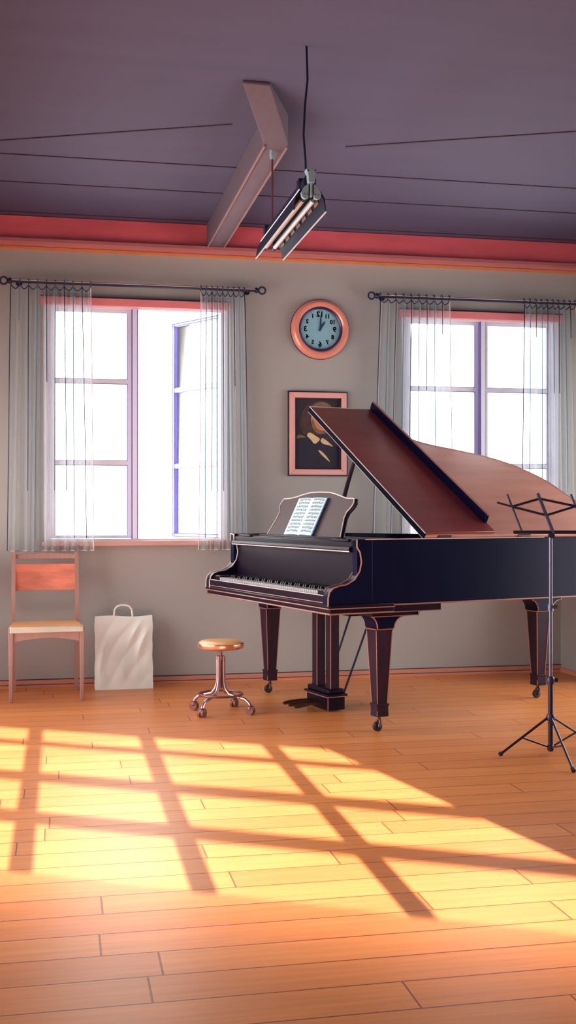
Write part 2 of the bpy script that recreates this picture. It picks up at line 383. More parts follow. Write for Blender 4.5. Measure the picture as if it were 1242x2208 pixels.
# ------------------------------------------------------------------ windows in the back wall
def window(name, xa, xb, za, zb, mull, open_right):
    """xa..xb, za..zb is the clear glass area"""
    bm = B(); F = 0.043; y0, y1 = -0.012, 0.09
    box(bm, xa - F, xa, y0, y1, za - F, zb + F); box(bm, xb, xb + F, y0, y1, za - F, zb + F)
    box(bm, xa, xb, y0 + .004, y1, zb, zb + .02); box(bm, xa, xb, y0 + .004, y1, za - F, za)
    w = struct(name, bm, M['white'], smooth=False)
    struct('mullion', box(B(), mull - .014, mull + .014, -.02, .08, za, zb), M['white'], w, smooth=False)
    bm = B()
    box(bm, mull - .021, mull - .0142, -.01, .05, za, zb); box(bm, mull + .0142, mull + .021, -.01, .05, za, zb)
    struct('mullion_rebate', bm, M['violet'], w, smooth=False)
    struct('lintel', box(B(), xa - F - .02, xb + F + .02, -.035, .0, zb + .012, zb + .062), M['lintel'], w, bevel=.004)
    struct('lintel_edge', box(B(), xa - F - .02, xb + F + .02, -.037, -.002, zb + .062, zb + .068), M['navy'], w, smooth=False)
    bm = B(); box(bm, xa - F - .01, xb + F + .01, -.06, .0, za - .045, za - .012)
    struct('window_sill', bm, M['sill'], w, bevel=.006)
    def sash(px0, px1, mtx, nm):
        bm = B(); wd = px1 - px0; s = .022
        box(bm, 0, s, 0, .03, za + .002, zb - .002); box(bm, wd - s, wd, 0, .03, za + .002, zb - .002)
        box(bm, s, wd - s, 0, .03, zb - s, zb - .002); box(bm, s, wd - s, 0, .03, za + .002, za + s)
        for z in (1.912, 1.398): box(bm, s, wd - s, 0, .03, z - .013, z + .013)
        o = struct(nm, bm, M['white'], w, smooth=False)
        e = B()
        for z in (1.912, 1.398):
            box(e, s, wd - s, .002, .031, z - .017, z - .0132); box(e, s, wd - s, .002, .031, z + .0132, z + .017)
        box(e, s, s + .004, .004, .028, za + s, zb - s); box(e, wd - s - .004, wd - s, .004, .028, za + s, zb - s)
        eo = struct('glazing_bead', e, M['violet'], o, smooth=False)
        g = struct('pane', box(B(), s, wd - s, .012, .016, za + s, zb - s), M['glass'], o, smooth=False)
        if nm == 'casement':
            e = B()
            for y0, y1 in ((-.003, 0), (.03, .033)):
                for x0, x1 in ((0, .005), (s - .004, s + .002), (wd - s, wd - s + .004)): box(e, x0, x1, y0, y1, za, zb)
                for z0, z1 in ((zb - .008, zb - .001), (zb - s - .002, zb - s + .004), (za, za + .006), (za + s - .004, za + s + .002)): box(e, 0, wd, y0, y1, z0, z1)
            box(e, -.003, 0, 0, .03, za, zb)
            struct('casement_edge', e, M['casement'], o, smooth=False)
        o.matrix_local = mtx
    sash(xa, mull - .021, Matrix.Translation((xa, .02, 0)), 'sash')
    if open_right:
        wd = xb - mull - .021 - .02
        sash(0, wd, Matrix.Translation((xb, .06, 0)) @ Matrix.Rotation(R(-59), 4, 'Z') @ Matrix.Translation((-wd, 0, 0)), 'casement')
    else:
        sash(mull + .021, xb, Matrix.Translation((mull + .021, .02, 0)), 'sash')
window('window_1', -.056, 1.007, .92, 2.366, .462, True)
window('window_2', 2.264, 3.286, .92, 2.366, .785 + 2.0, False)

# ------------------------------------------------------------------ curtain rods and curtains
def rod(xa, xb, z, label):
    t = thing('curtain_rod', label, 'curtain rod', ((xa + xb) / 2, -.075, z), group='curtain rods above the windows'); c = t.location
    obj('rod', tube(B(), [V((xa, 0, 0)) - V((c.x, 0, 0)), V((xb, 0, 0)) - V((c.x, 0, 0))], .011, 10), M['navy'], t)
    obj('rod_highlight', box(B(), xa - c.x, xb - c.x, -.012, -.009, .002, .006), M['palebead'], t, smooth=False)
    for x, s in ((xa, -1), (xb, 1)):
        bm = B(); x -= c.x
        tube(bm, [V((x + s * (.016 + .022) + .022 * math.cos(a), 0, .022 * math.sin(a))) for a in [2 * math.pi * k / 16 for k in range(16)]], .006, 8, closed=True)
        lathe(bm, [(0, s * -.01), (.017, s * -.008), (.019, s * .006), (.012, s * .014), (.013, s * .018), (0, s * .02)], (x, 0, 0), 'X', 12)
        obj('finial', bm, M['navy'], t)
    for x in (xa + .05, xb - .05):
        bm = B(); tube(bm, [(x - c.x, 0, 0), (x - c.x, .072, 0)], .007, 8); lathe(bm, [(0, .066), (.02, .066), (.02, .074), (0, .074)], (x - c.x, 0, 0), 'Y', 12)
        obj('rod_bracket', bm, M['navy'], t)
    return t
rod(-.300, 1.228, 2.505, 'dark thin curtain rod with ring ends above the open left window')
rod(2.03, 3.72, 2.50, 'dark thin curtain rod above the closed right window behind the piano')

def curtain(xa, xb, xa2, xb2, zb, nloop, label, seed):
    rnd = random.Random(seed)
    t = thing('sheer_curtain', label, 'curtain', ((xa + xb) / 2, -.075, zb), group='sheer curtains at the two windows')
    cx, zt = t.location.x, 2.462
    ph = [rnd.uniform(-.5, .5) for _ in range(nloop * 2 + 2)]; am = [rnd.uniform(.5, 1.25) for _ in range(nloop * 2 + 2)]
    nx, nz = nloop * 14, 22
    def pt(i, j):
        s = i / nx; q = j / nz; fold = s * nloop
        sc = abs(math.sin(math.pi * fold)) * .020
        zt2 = zt + .018 - sc
        z = zt2 + (zb - zt2) * q
        top = V((xa + (xb - xa) * s, 0, 0)); bot = V((xa2 + (xb2 - xa2) * s, 0, 0))
        x = top.x + (bot.x - top.x) * (q ** .8)
        k = int(fold) % len(am)
        a = .012 + .013 * am[k] * (0.35 + .65 * q)
        y = -a * math.cos(2 * math.pi * fold + ph[k] * q * .0) * (1 if q > .02 else .6)
        x += .010 * math.sin(2 * math.pi * fold * .5 + seed + 1.3 * q) * q
        return V((x - cx, y, z - zb))
    bm = B(); g = [[bm.verts.new(pt(i, j)) for j in range(nz + 1)] for i in range(nx + 1)]
    for i in range(nx):
        for j in range(nz): bm.faces.new((g[i][j], g[i + 1][j], g[i + 1][j + 1], g[i][j + 1]))
    obj('cloth', bm, M['sheer'], t)
    obj('side_hem', tube(B(), [pt(0, j) for j in range(nz + 1)], .0032, 6), M['navy'] if seed % 2 else M['palebead'], t)
    obj('side_hem', tube(B(), [pt(nx, j) for j in range(nz + 1)], .0032, 6), M['palebead'] if seed % 2 else M['navy'], t)
    obj('top_hem', tube(B(), [pt(i, 0) for i in range(nx + 1)], .0035, 6), M['navy'], t)
    obj('bottom_hem', tube(B(), [pt(i, nz) for i in range(nx + 1)], .003, 6), M['palebead'], t)
    for k in range(nloop + 1):                                   # a stitched pleat under each hook
        i = min(nx, k * 14)
        ln = rnd.choice((4, 9, 18, 22))
        if 0 < k < nloop: obj('pleat_seam', tube(B(), [pt(i, j) + V((0, -.002, 0)) for j in range(0, ln)], .0028, 5), M['teal'] if k % 2 else M['navy'], t)
        p = pt(i, 0); bm = B()
        tube(bm, [V((p.x, .016 * math.cos(a), 2.505 - zb + .016 * math.sin(a))) for a in [2 * math.pi * q / 14 for q in range(14)]], .0028, 6, closed=True)
        tube(bm, [V((p.x, 0, 2.489 - zb)), V((p.x, p.y, p.z))], .0025, 6)
        obj('curtain_hook', bm, M['navy'], t)
    return t
curtain(-.296, .185, -.325, .212, .850, 9, 'wide sheer curtain at the left side of the open left window', 1)
curtain(.872, 1.15, .857, 1.172, .850, 8, 'narrow sheer curtain at the right side of the open left window', 2)
curtain(2.05, 2.523, 2.0, 2.535, .850, 9, 'sheer curtain at the left side of the right window, behind the lid', 3)
curtain(3.051, 3.42, 3.03, 3.45, .850, 9, 'sheer curtain at the right side of the right window, above the music stand', 5)

# ------------------------------------------------------------------ wall clock
t = thing('wall_clock', 'round copper rimmed wall clock with pale blue mirrored dial', 'clock', (1.66, 0, 2.278))
obj('rim', lathe(B(), [(.132, -.002), (.192, -.002), (.194, -.018), (.186, -.036), (.172, -.048), (.155, -.047), (.146, -.038), (.144, -.012), (.132, -.010)], axis='Y', seg=64), M['clockrim'], t)
obj('outer_band', lathe(B(), [(.190, -.001), (.1965, -.001), (.1965, -.014), (.190, -.016)], axis='Y', seg=64), M['clockin'], t)
obj('inner_ring', lathe(B(), [(.131, -.006), (.1462, -.006), (.1462, -.037), (.141, -.040), (.131, -.030), (.131, -.006)], axis='Y', seg=64), M['clockin'], t)
dial = obj('dial', lathe(B(), [(0, -.006), (.133, -.006), (.133, -.016), (0, -.016)], axis='Y', seg=64), M['clockface'], t)
bm = B()
for k in range(60):
    a = 2 * math.pi * k / 60; big = k % 5 == 0; s = .0026 if big else .0011
    c = V((.122 * math.sin(a), -.0165, .122 * math.cos(a)))
    lathe(bm, [(0, -.001), (s, -.001), (s, .001), (0, .001)], c, 'Y', 8)
obj('minute_marks', bm, M['clockink'], dial)
def text_bm(bm, body, size, fn):
    c = bpy.data.curves.new('numeral_text', 'FONT'); c.body = body; c.size = size; c.align_x = 'CENTER'; c.align_y = 'CENTER'; c.resolution_u = 3; c.offset = .0016
    o = bpy.data.objects.new('numeral_text', c); COL.objects.link(o)
    dg = bpy.context.evaluated_depsgraph_get(); dg.update()
    me = bpy.data.meshes.new_from_object(o.evaluated_get(dg))
    vm = [bm.verts.new(fn(p.co.x, p.co.y)) for p in me.vertices]
    for f in me.polygons:
        try: bm.faces.new([vm[i] for i in f.vertices])
        except ValueError: pass
    bpy.data.objects.remove(o); bpy.data.curves.remove(c); bpy.data.meshes.remove(me)
for k in range(1, 13):
    a = 2 * math.pi * k / 12; cx, cz = -.098 * math.sin(a), .098 * math.cos(a)        # mirrored: counts anticlockwise
    bm = B(); text_bm(bm, str(k), (.048 if k % 3 == 0 else .037), lambda x, y: V((cx - x, -.0168, cz + y)))
    bmesh.ops.solidify(bm, geom=bm.faces[:], thickness=.0006)
    obj('numeral', bm, M['clockink'], dial, smooth=False)
def hand(name, ang, ln, w):
    a = R(ang); d = V((math.sin(a), 0, math.cos(a))); n = V((d.z, 0, -d.x))
    pts = [(-.012, -w), (ln * .75, -w * .9), (ln, 0), (ln * .75, w * .9), (-.012, w)]
    y = -.021 if 'minute' in name else -.019
    obj(name, prism(B(), pts, lambda p, q: d * p + n * q + V((0, y, 0)), lambda p, q: d * p + n * q + V((0, y - .0015, 0))), M['clockink'], t)
hand('minute_hand', 3, .102, .0052); hand('hour_hand', 32, .064, .0064)
obj('hand_hub', lathe(B(), [(0, -.016), (.007, -.016), (.007, -.024), (0, -.025)], axis='Y', seg=16), M['clockink'], t)

# ------------------------------------------------------------------ framed portrait
t = thing('framed_portrait', 'framed dark portrait painting of a person in coat on the wall behind the piano', 'picture', (1.6455, 0, 1.328))
pw, phh, fr = .1925, .54, .036
def side(pts, nm):
    obj(nm, prism(B(), pts, lambda x, z: V((x, -.004, z)), lambda x, z: V((x * .985, -.034, phh / 2 + (z - phh / 2) * .99))), M['frame'], t, bevel=.004)
side([(-pw, 0), (pw, 0), (pw - fr, fr), (-pw + fr, fr)], 'frame_rail'); side([(-pw, phh), (pw, phh), (pw - fr, phh - fr), (-pw + fr, phh - fr)], 'frame_rail')
side([(-pw, 0), (-pw + fr, fr), (-pw + fr, phh - fr), (-pw, phh)], 'frame_stile'); side([(pw, 0), (pw - fr, fr), (pw - fr, phh - fr), (pw, phh)], 'frame_stile')
bm = B(); e = .006
for x0, x1, z0, z1 in ((-pw - e, pw + e, -e, .001), (-pw - e, pw + e, phh - .001, phh + e), (-pw - e, -pw + .001, 0, phh), (pw - .001, pw + e, 0, phh)): box(bm, x0, x1, -.02, -.001, z0, z1)
obj('frame_edge', bm, M['framedark'], t, smooth=False)
bm = B(); i0, i1, j0, j1 = -pw + fr, pw - fr, fr, phh - fr
for x0, x1, z0, z1 in ((i0 - .004, i1 + .004, j1 - .012, j1 + .004), (i0 - .004, i0 + .006, j0, j1), (i1 - .012, i1 + .004, j0, j1), (i0, i1, j0 - .004, j0 + .006)): box(bm, x0, x1, -.028, -.006, z0, z1)
obj('frame_slip', bm, M['framedark'], t, smooth=False)
pc = obj('painting', box(B(), i0, i1, -.012, -.004, j0, j1), M['pbg'], t, smooth=False)
def paint(nm, pts, m, k):
    f = lambda x, z, y: V((i0 + (i1 - i0) * x, y, j0 + (j1 - j0) * z))
    n = len(pts); sm = []
    for i in range(n):                                     # closed Catmull-Rom outline
        p0, p1, p2, p3 = [V(pts[(i + d) % n] + (0,)) for d in (-1, 0, 1, 2)]
        for s in (0, .25, .5, .75):
            q = .5 * ((2 * p1) + (p2 - p0) * s + (2 * p0 - 5 * p1 + 4 * p2 - p3) * s * s + (3 * p1 - p0 - 3 * p2 + p3) * s ** 3)
            sm.append((min(max(q.x, .01), .99), min(max(q.y, .01), .99)))
    obj(nm, prism(B(), sm, lambda x, z: f(x, z, -.012 - .0004 * k), lambda x, z: f(x, z, -.0124 - .0004 * k)), M[m], pc, smooth=False)
paint('painted_coat', [(.01, .02), (.02, .36), (.14, .46), (.30, .49), (.50, .42), (.75, .36), (.98, .24), (.98, .02)], 'pcoat', 1)
paint('painted_hair', [(.20, .50), (.12, .60), (.14, .72), (.20, .84), (.34, .92), (.55, .955), (.76, .92), (.86, .80), (.84, .66), (.74, .56), (.5, .5), (.34, .49)], 'phair', 2)
paint('painted_face', [(.38, .62), (.36, .72), (.40, .81), (.54, .86), (.70, .84), (.78, .76), (.79, .66), (.74, .56), (.64, .505), (.53, .50), (.44, .54)], 'pskin', 3)
paint('painted_shade', [(.38, .60), (.46, .53), (.56, .50), (.68, .51), (.74, .55), (.66, .545), (.56, .55), (.47, .585), (.42, .66), (.385, .70)], 'phair2', 4)
paint('painted_hair_light', [(.34, .86), (.44, .92), (.60, .945), (.76, .90), (.80, .84), (.66, .875), (.50, .865)], 'phair2', 4)
paint('painted_hair_light', [(.04, .43), (.08, .48), (.18, .475), (.24, .45), (.14, .44)], 'phair2', 4)
paint('painted_collar', [(.27, .475), (.33, .515), (.44, .475), (.54, .43), (.50, .385), (.43, .36), (.36, .41)], 'pcollar', 5)
paint('painted_collar', [(.56, .40), (.60, .44), (.68, .41), (.78, .355), (.82, .325), (.72, .345), (.62, .36)], 'pcollar', 5)
paint('painted_shirt', [(.51, .27), (.58, .255), (.68, .19), (.76, .11), (.66, .16), (.57, .215)], 'pcollar', 5)

# ------------------------------------------------------------------ hanging twin tube lamp
t = thing('hanging_lamp', 'dark twin tube fluorescent lamp hanging from the ceiling beam', 'lamp', (.957, -2.43, 2.27))
Y0, Y1 = -.44, .43                                          # near end, far end
def ext(poly, m, nm, y0=Y0, y1=Y1, par=t, bev=.0):
    return obj(nm, prism(B(), poly, lambda x, z: V((x, y0, z)), lambda x, z: V((x, y1, z))), m, par, bevel=bev)
ext([(-.024, .075), (.024, .075), (.024, .125), (.016, .14), (-.016, .14), (-.024, .125)], M['lampdark'], 'housing', bev=.003)
for s in (-1, 1):
    pl = [(s * .020, .092), (s * .040, .082), (s * .058, .052), (s * .066, .0), (s * .063, .0), (s * .053, .048), (s * .036, .074), (s * .020, .084)]
    w = ext(pl, M['lampdark'], 'reflector_wing')
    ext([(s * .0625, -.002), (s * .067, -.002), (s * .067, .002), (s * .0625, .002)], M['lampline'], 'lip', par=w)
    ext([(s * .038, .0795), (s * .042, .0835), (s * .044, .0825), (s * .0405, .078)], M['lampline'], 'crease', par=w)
    for k in range(7):
        y = Y0 + .06 + k * .115
        f = lambda a, b, d: V((s * (.037 + a * .012), y + b * .075, .0725 - a * .023 - d * .002))
        obj('vent_slot', prism(B(), [(0, 0), (1, .1), (1, 1), (0, .9)], lambda a, b: f(a, b, 0), lambda a, b: f(a, b, 1)), M['vent'], w, smooth=False)
    bm = B(); tube(bm, [(s * .021, Y0 + .03, .052), (s * .021, Y1 - .03, .052)], .0105, 14)
    tu = obj('fluorescent_tube', bm, M['tube'], t)
    for y in (Y0 + .012, Y1 - .012):
        bm = B(); tube(bm, [(s * .021, y - .018, .052), (s * .021, y + .018, .052)], .0118, 14); box(bm, s * .021 - .007, s * .021 + .007, y - .014, y + .014, .055, .08)
        obj('tube_socket', bm, M['lampdark'], tu)
    cap = [(s * .0095, .098), (s * .014, .099), (s * .030, .084), (s * .041, .062), (s * .037, .046), (s * .024, .039), (s * .011, .044)]
    ec = obj('end_cap', prism(B(), cap, lambda x, z: V((x, Y0 - .022, z)), lambda x, z: V((x, Y0 - .006, z))), M['lampgrey'], t, bevel=.002)
    for dx in (-.006, .007):
        bm = B(); lathe(bm, [(0, -.001), (.0022, -.001), (.0022, .002), (0, .002)], (s * .022 + dx, Y0 - .0225, .058), 'Y', 8)
        obj('screw_hole', bm, M['rubber'], ec)
obj('end_clip', box(B(), -.0042, .0042, Y0 - .026, Y0 - .004, .050, .104), M['lampgrey'], t, bevel=.001)
bk = obj('end_bracket', prism(B(), [(-.012, .102), (.012, .102), (.015, .135), (.022, .156), (-.022, .156), (-.015, .135)], lambda x, z: V((x, Y0 - .03, z)), lambda x, z: V((x, Y0 + .01, z))), M['lampgrey'], t, bevel=.002)
for x in (-.014, .014): obj('bracket_screw', lathe(B(), [(0, -.003), (.003, -.003), (.003, .002), (0, .002)], (x, Y0 - .03, .148), 'Y', 8), M['rubber'], bk)
for y in (Y0 + .10, Y1 - .02): obj('clamp', box(B(), -.029, .029, y - .022, y + .022, .105, .15), M['lampdark'], t, bevel=.004)
obj('hanging_rod', tube(B(), [(.011, Y1 - .012, .14), (.011, Y1 - .012, 2.745 - 2.27)], .005, 8), M['maroon'], t)
obj('power_cord', tube(B(), [V((-.01, Y0 + .03, .145)), V((-.012, Y0 + .028, .20)), V((-.022, Y0 + .02, .30)), V((-.016, Y0 + .02, .42)), V((-.006, Y0 + .02, .52)), V((-.01, Y0 + .02, 2.92 - 2.27))], .0045, 8), M['lampdark'], t)

# ------------------------------------------------------------------ grand piano (local axes: x along the long straight side, y along the keyboard)
PN = V((1.585, -1.855, 0)); PA = R(15)
P = thing('grand_piano', 'black grand piano with raised reddish brown lid standing in front of the right window', 'piano', PN, PA)
def crom(pts, n=5):
    out = []
    for i in range(len(pts) - 1):
        p = [V(pts[min(max(i + d, 0), len(pts) - 1)] + (0,)) for d in (-1, 0, 1, 2)]
        for s in [k / n for k in range(n)]:
            q = .5 * ((2 * p[1]) + (p[2] - p[0]) * s + (2 * p[0] - 5 * p[1] + 4 * p[2] - p[3]) * s * s + (3 * p[1] - p[0] - 3 * p[2] + p[3]) * s ** 3)
            out.append((q.x, q.y))
    out.append(pts[-1]); return out
outl = [(-.188, 0)] + crom([(1.15, 0), (1.30, .015), (1.41, .07), (1.475, .17), (1.495, .28), (1.47, .41), (1.40, .58), (1.29, .72), (1.12, .86), (.95, .95), (.82, 1.03), (.72, 1.15), (.66, 1.30), (.60, 1.42), (.48, 1.51), (.36, 1.525)]) + [(-.188, 1.525)]
inn = []
n = len(outl)
for i, p in enumerate(outl):
    a, b = V(outl[i - 1] + (0,)), V(outl[(i + 1) % n] + (0,)); d = (b - a).normalized(); nn = V((-d.y, d.x, 0))
    q = V(p + (0,)) + nn * .045
    if i == 0: q = V((-.188, .045, 0))
    if i == n - 1: q = V((-.188, 1.48, 0))
    inn.append((q.x, q.y))
bm = B(); zr0, zr1 = .636, .958
lay = [[bm.verts.new((p[0], p[1], z)) for p in pl] for pl, z in ((outl, zr0), (outl, zr1), (inn, zr1), (inn, zr0))]
for i in range(n - 1):
    for k in range(4):
        a, b = lay[k], lay[(k + 1) % 4]; bm.faces.new((a[i], a[i + 1], b[i + 1], b[i]))
bm.faces.new([l[0] for l in lay]); bm.faces.new([l[-1] for l in lay][::-1])
obj('case_rim', bm, M['blackside'], P, bevel=.004)
inn2 = [(max(a, -.12), b) for a, b in inn]
obj('soundboard', prism(B(), inn2, lambda x, y: V((x, y, .80)), lambda x, y: V((x, y, .815))), M['plate'], P)
obj('bottom_board', prism(B(), inn2, lambda x, y: V((x, y, .655)), lambda x, y: V((x, y, .675))), M['black'], P)
def path_bead(pts, r, m, nm='edge_bead', closed=False): obj(nm, tube(B(), pts, r, 6, closed=closed), M[m], P)  # thin coloured tubes paint rim light along the piano's edges
path_bead([(-.30, -.003, .636)] + [(p[0], p[1] - .003, .638) for p in outl[1:40]], .0042, 'bead')
path_bead([(-.14, -.002, .958), (.95, -.002, .958)], .0028, 'palebead')
# keyboard end arms
arm = [(-.10, .958), (-.188, .958), (-.188, .921), (-.171, .895), (-.163, .85), (-.172, .805), (-.20, .765), (-.245, .742), (-.285, .737), (-.318, .727), (-.338, .708), (-.346, .68), (-.346, .64), (-.10, .64)]
for y0, y1 in ((-.002, .055), (1.47, 1.527)):
    obj('end_arm', prism(B(), arm, lambda a, z: V((a, y0, z)), lambda a, z: V((a, y1, z))), M['blackside'] if y0 < 1 else M['black'], P, bevel=.003)
    ye = y0 - .001 if y0 < 1 else y0
    path_bead([(a - .001, ye, z) for a, z in arm[1:-1]], .0036, 'bead' if y0 < 1 else 'palebead')
    if y0 < 1: path_bead([(a - .001, y1, z) for a, z in arm[2:-3]], .0026, 'bead')
path_bead([(a, 1.527, z) for a, z in arm[0:-1]], .0034, 'palebead')
# key bed, mouldings, key slip
kb = obj('key_bed', box(B(), -.338, .02, -.006, 1.531, .600, .640), M['black'], P, bevel=.004)
obj('key_bed_moulding', box(B(), -.348, .02, -.012, 1.537, .628, .648), M['black'], P, bevel=.006)
path_bead([(-.339, 1.531, .602), (-.339, -.007, .602), (.02, -.007, .602)], .0042, 'bead')
path_bead([(-.349, 1.537, .628), (-.349, -.013, .628), (.02, -.013, .628)], .003, 'bead')
obj('under_block', box(B(), -.10, .173, .01, 1.50, .578, .602), M['black'], P, bevel=.003)
obj('under_block', box(B(), .02, .30, .0, 1.50, .600, .638), M['black'], P, bevel=.003)
path_bead([(.02, -.002, .600), (.172, -.002, .600), (.173, .008, .579), (-.10, .008, .579)], .0022, 'bead')
path_bead([(.173, -.002, .600), (.299, -.002, .600), (.299, -.002, .636)], .0022, 'bead')
obj('key_slip', box(B(), -.342, -.324, .055, 1.47, .645, .688), M['black'], P, bevel=.003)
path_bead([(-.343, .055, .654), (-.343, 1.47, .654)], .0022, 'bead'); path_bead([(-.340, .055, .689), (-.340, 1.47, .689)], .002, 'palebead')
for y in (.055, 1.375): obj('key_block', box(B(), -.322, -.18, y, y + .095, .645, .715), M['black'], P, bevel=.006)
kw = 1.225 / 52; ky0 = .150
def key_mesh(nm, x0, x1, w, z0, z1, m, taper=0):
    bm = B(); box(bm, x0, x1, -w / 2, w / 2, z0, z1, lambda p: V((p.x + (taper if p.z > z0 + .001 and p.x < x0 + .001 else 0), p.y * (.8 if taper and p.z > z0 + .001 else 1), p.z)))
    o = obj(nm, bm, M[m], P, smooth=False); return o
wk = key_mesh('white_key', -.322, -.175, kw * .86, .668, .706, 'ivory'); bk_ = key_mesh('black_key', -.272, -.175, kw * .5, .700, .720, 'ebony', .006)
first = True; fb = True
for i in range(52):
    y = ky0 + kw * (i + .5)
    o = wk if first else wk.copy()
    if not first: COL.objects.link(o); o.parent = P
    first = False; o.location = (0, y, 0)
    if i % 7 in (0, 2, 3, 5, 6) and i < 51:
        b = bk_ if fb else bk_.copy()
        if not fb: COL.objects.link(b); b.parent = P
        fb = False; b.location = (0, y + kw / 2, 0)
obj('key_bottom', box(B(), -.324, -.10, .055, 1.47, .64, .66), M['black'], P, smooth=False)
obj('fallboard', prism(B(), [(-.172, .70), (-.150, .70), (-.140, .91), (-.160, .91)], lambda a, z: V((a, .055, z)), lambda a, z: V((a, 1.47, z))), M['black'], P, bevel=.003)
obj('front_board', box(B(), -.186, -.10, .055, 1.47, .905, .945), M['black'], P, bevel=.003)
obj('front_moulding', prism(B(), [(-.10, .895), (-.196, .895), (-.206, .905), (-.200, .918), (-.188, .925), (-.10, .925)], lambda a, z: V((a, .05, z)), lambda a, z: V((a, 1.475, z))), M['black'], P, bevel=.002)
path_bead([(-.200, .052, .898), (-.200, 1.473, .898)], .0032, 'palebead')
obj('desk_shelf', box(B(), -.17, .22, .06, 1.465, .938, .952), M['black'], P, bevel=.003)
path_bead([(-.188, 1.47, .952), (-.188, 1.527, .959), (-.10, 1.527, .959)], .003, 'palebead')
for y in (.10, 1.26): obj('shelf_block', box(B(), -.18, -.12, y, y + .17, .945, .957), M['black'], P, bevel=.003)
# music desk
LA = R(26); dw = V((math.sin(LA), 0, math.cos(LA))); dn = V((-math.cos(LA), 0, math.sin(LA)))
def dk(vv, ww, d): return V((-.10, vv, .955)) + dw * ww + dn * d
dout = [(1.20, 0), (1.182, .058), (1.166, .105), (1.164, .15), (1.188, .178), (1.196, .20), (1.180, .234), (1.11, .236), (1.04, .243), (.96, .258), (.874, .270), (.76, .272), (.643, .268), (.57, .257), (.513, .246), (.44, .232), (.352, .228), (.338, .205), (.345, .182), (.372, .15), (.372, .115), (.350, .062), (.325, 0)]
obj('music_desk', prism(B(), dout, lambda a, b: dk(a, b, 0), lambda a, b: dk(a, b, -.022)), [M['desk']], P, bevel=.002)
path_bead([dk(a, b, 0) for a, b in dout], .0035, 'palebead', 'desk_edge_bead')  # pale rim light painted round the desk outline
path_bead([dk(a - .002, b, -.014) for a, b in dout[16:]], .009, 'black', 'desk_edge_bead')
obj('desk_ledge', box(B(), -.135, -.075, .30, 1.23, .950, .960), M['black'], P, bevel=.003)
# lid: lies in a plane hinged on the straight side
TH = R(30.5); lw = V((0, math.cos(TH), math.sin(TH))); ln_ = V((0, -math.sin(TH), math.cos(TH))); LH = V((.201, 0, .973))
def ld(a, w, d): return LH + V((a, 0, 0)) + lw * w + ln_ * d
lidp = [(0, 0), (0, 1.44)] + [(.425, 1.44), (.445, 1.30)] + crom([(.465, 1.125), (.53, 1.065), (.614, 1.012), (.76, .955), (.913, .887), (1.01, .825), (1.08, .754), (1.17, .61), (1.216, .41), (1.235, .27), (1.225, .12), (1.19, .0)], 4)
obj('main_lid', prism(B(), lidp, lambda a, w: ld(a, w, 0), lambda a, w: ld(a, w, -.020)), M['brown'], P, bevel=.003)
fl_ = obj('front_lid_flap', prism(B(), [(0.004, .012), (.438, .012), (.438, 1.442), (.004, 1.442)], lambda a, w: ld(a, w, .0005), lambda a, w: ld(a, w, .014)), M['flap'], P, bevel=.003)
obj('flap_lip', prism(B(), [(.415, .095), (.437, .095), (.437, 1.446), (.415, 1.446)], lambda a, w: ld(a, w, .0135), lambda a, w: ld(a, w, .062)), M['blackside'], P, bevel=.004)
path_bead([ld(.426, .095, .063), ld(.426, 1.446, .063)], .006, 'bead', 'lip_bead')
path_bead([ld(0, 0, .014), ld(0, 1.443, .014), ld(.415, 1.443, .014)], .003, 'palebead', 'lid_edge_bead')
path_bead([ld(0, 0, -.019), ld(0, 1.443, -.019)], .0025, 'palebead', 'lid_edge_bead')
path_bead([ld(a + .001, w, 0) for a, w in lidp[4:]], .0035, 'palebead', 'lid_edge_bead')
obj('lid_front_edge', prism(B(), [(-.003, 0), (.006, 0), (.006, 1.44), (-.003, 1.44)], lambda a, w: ld(a, w, -.017), lambda a, w: ld(a, w, .011)), M['blackmatte'], P, smooth=False)
for a in (.12, .62, 1.02):
    bm = B(); tube(bm, [(.201 + a - .04, .004, .966), (.201 + a + .04, .004, .966)], .008, 10); obj('lid_hinge', bm, M['brass'], P)
obj('prop_stick', tube(B(), [(.475, 1.44, .93), (.463, 1.24, 1.26), (.45, 1.034, 1.553)], [.012, .013, .010], 10), M['legm'], P)
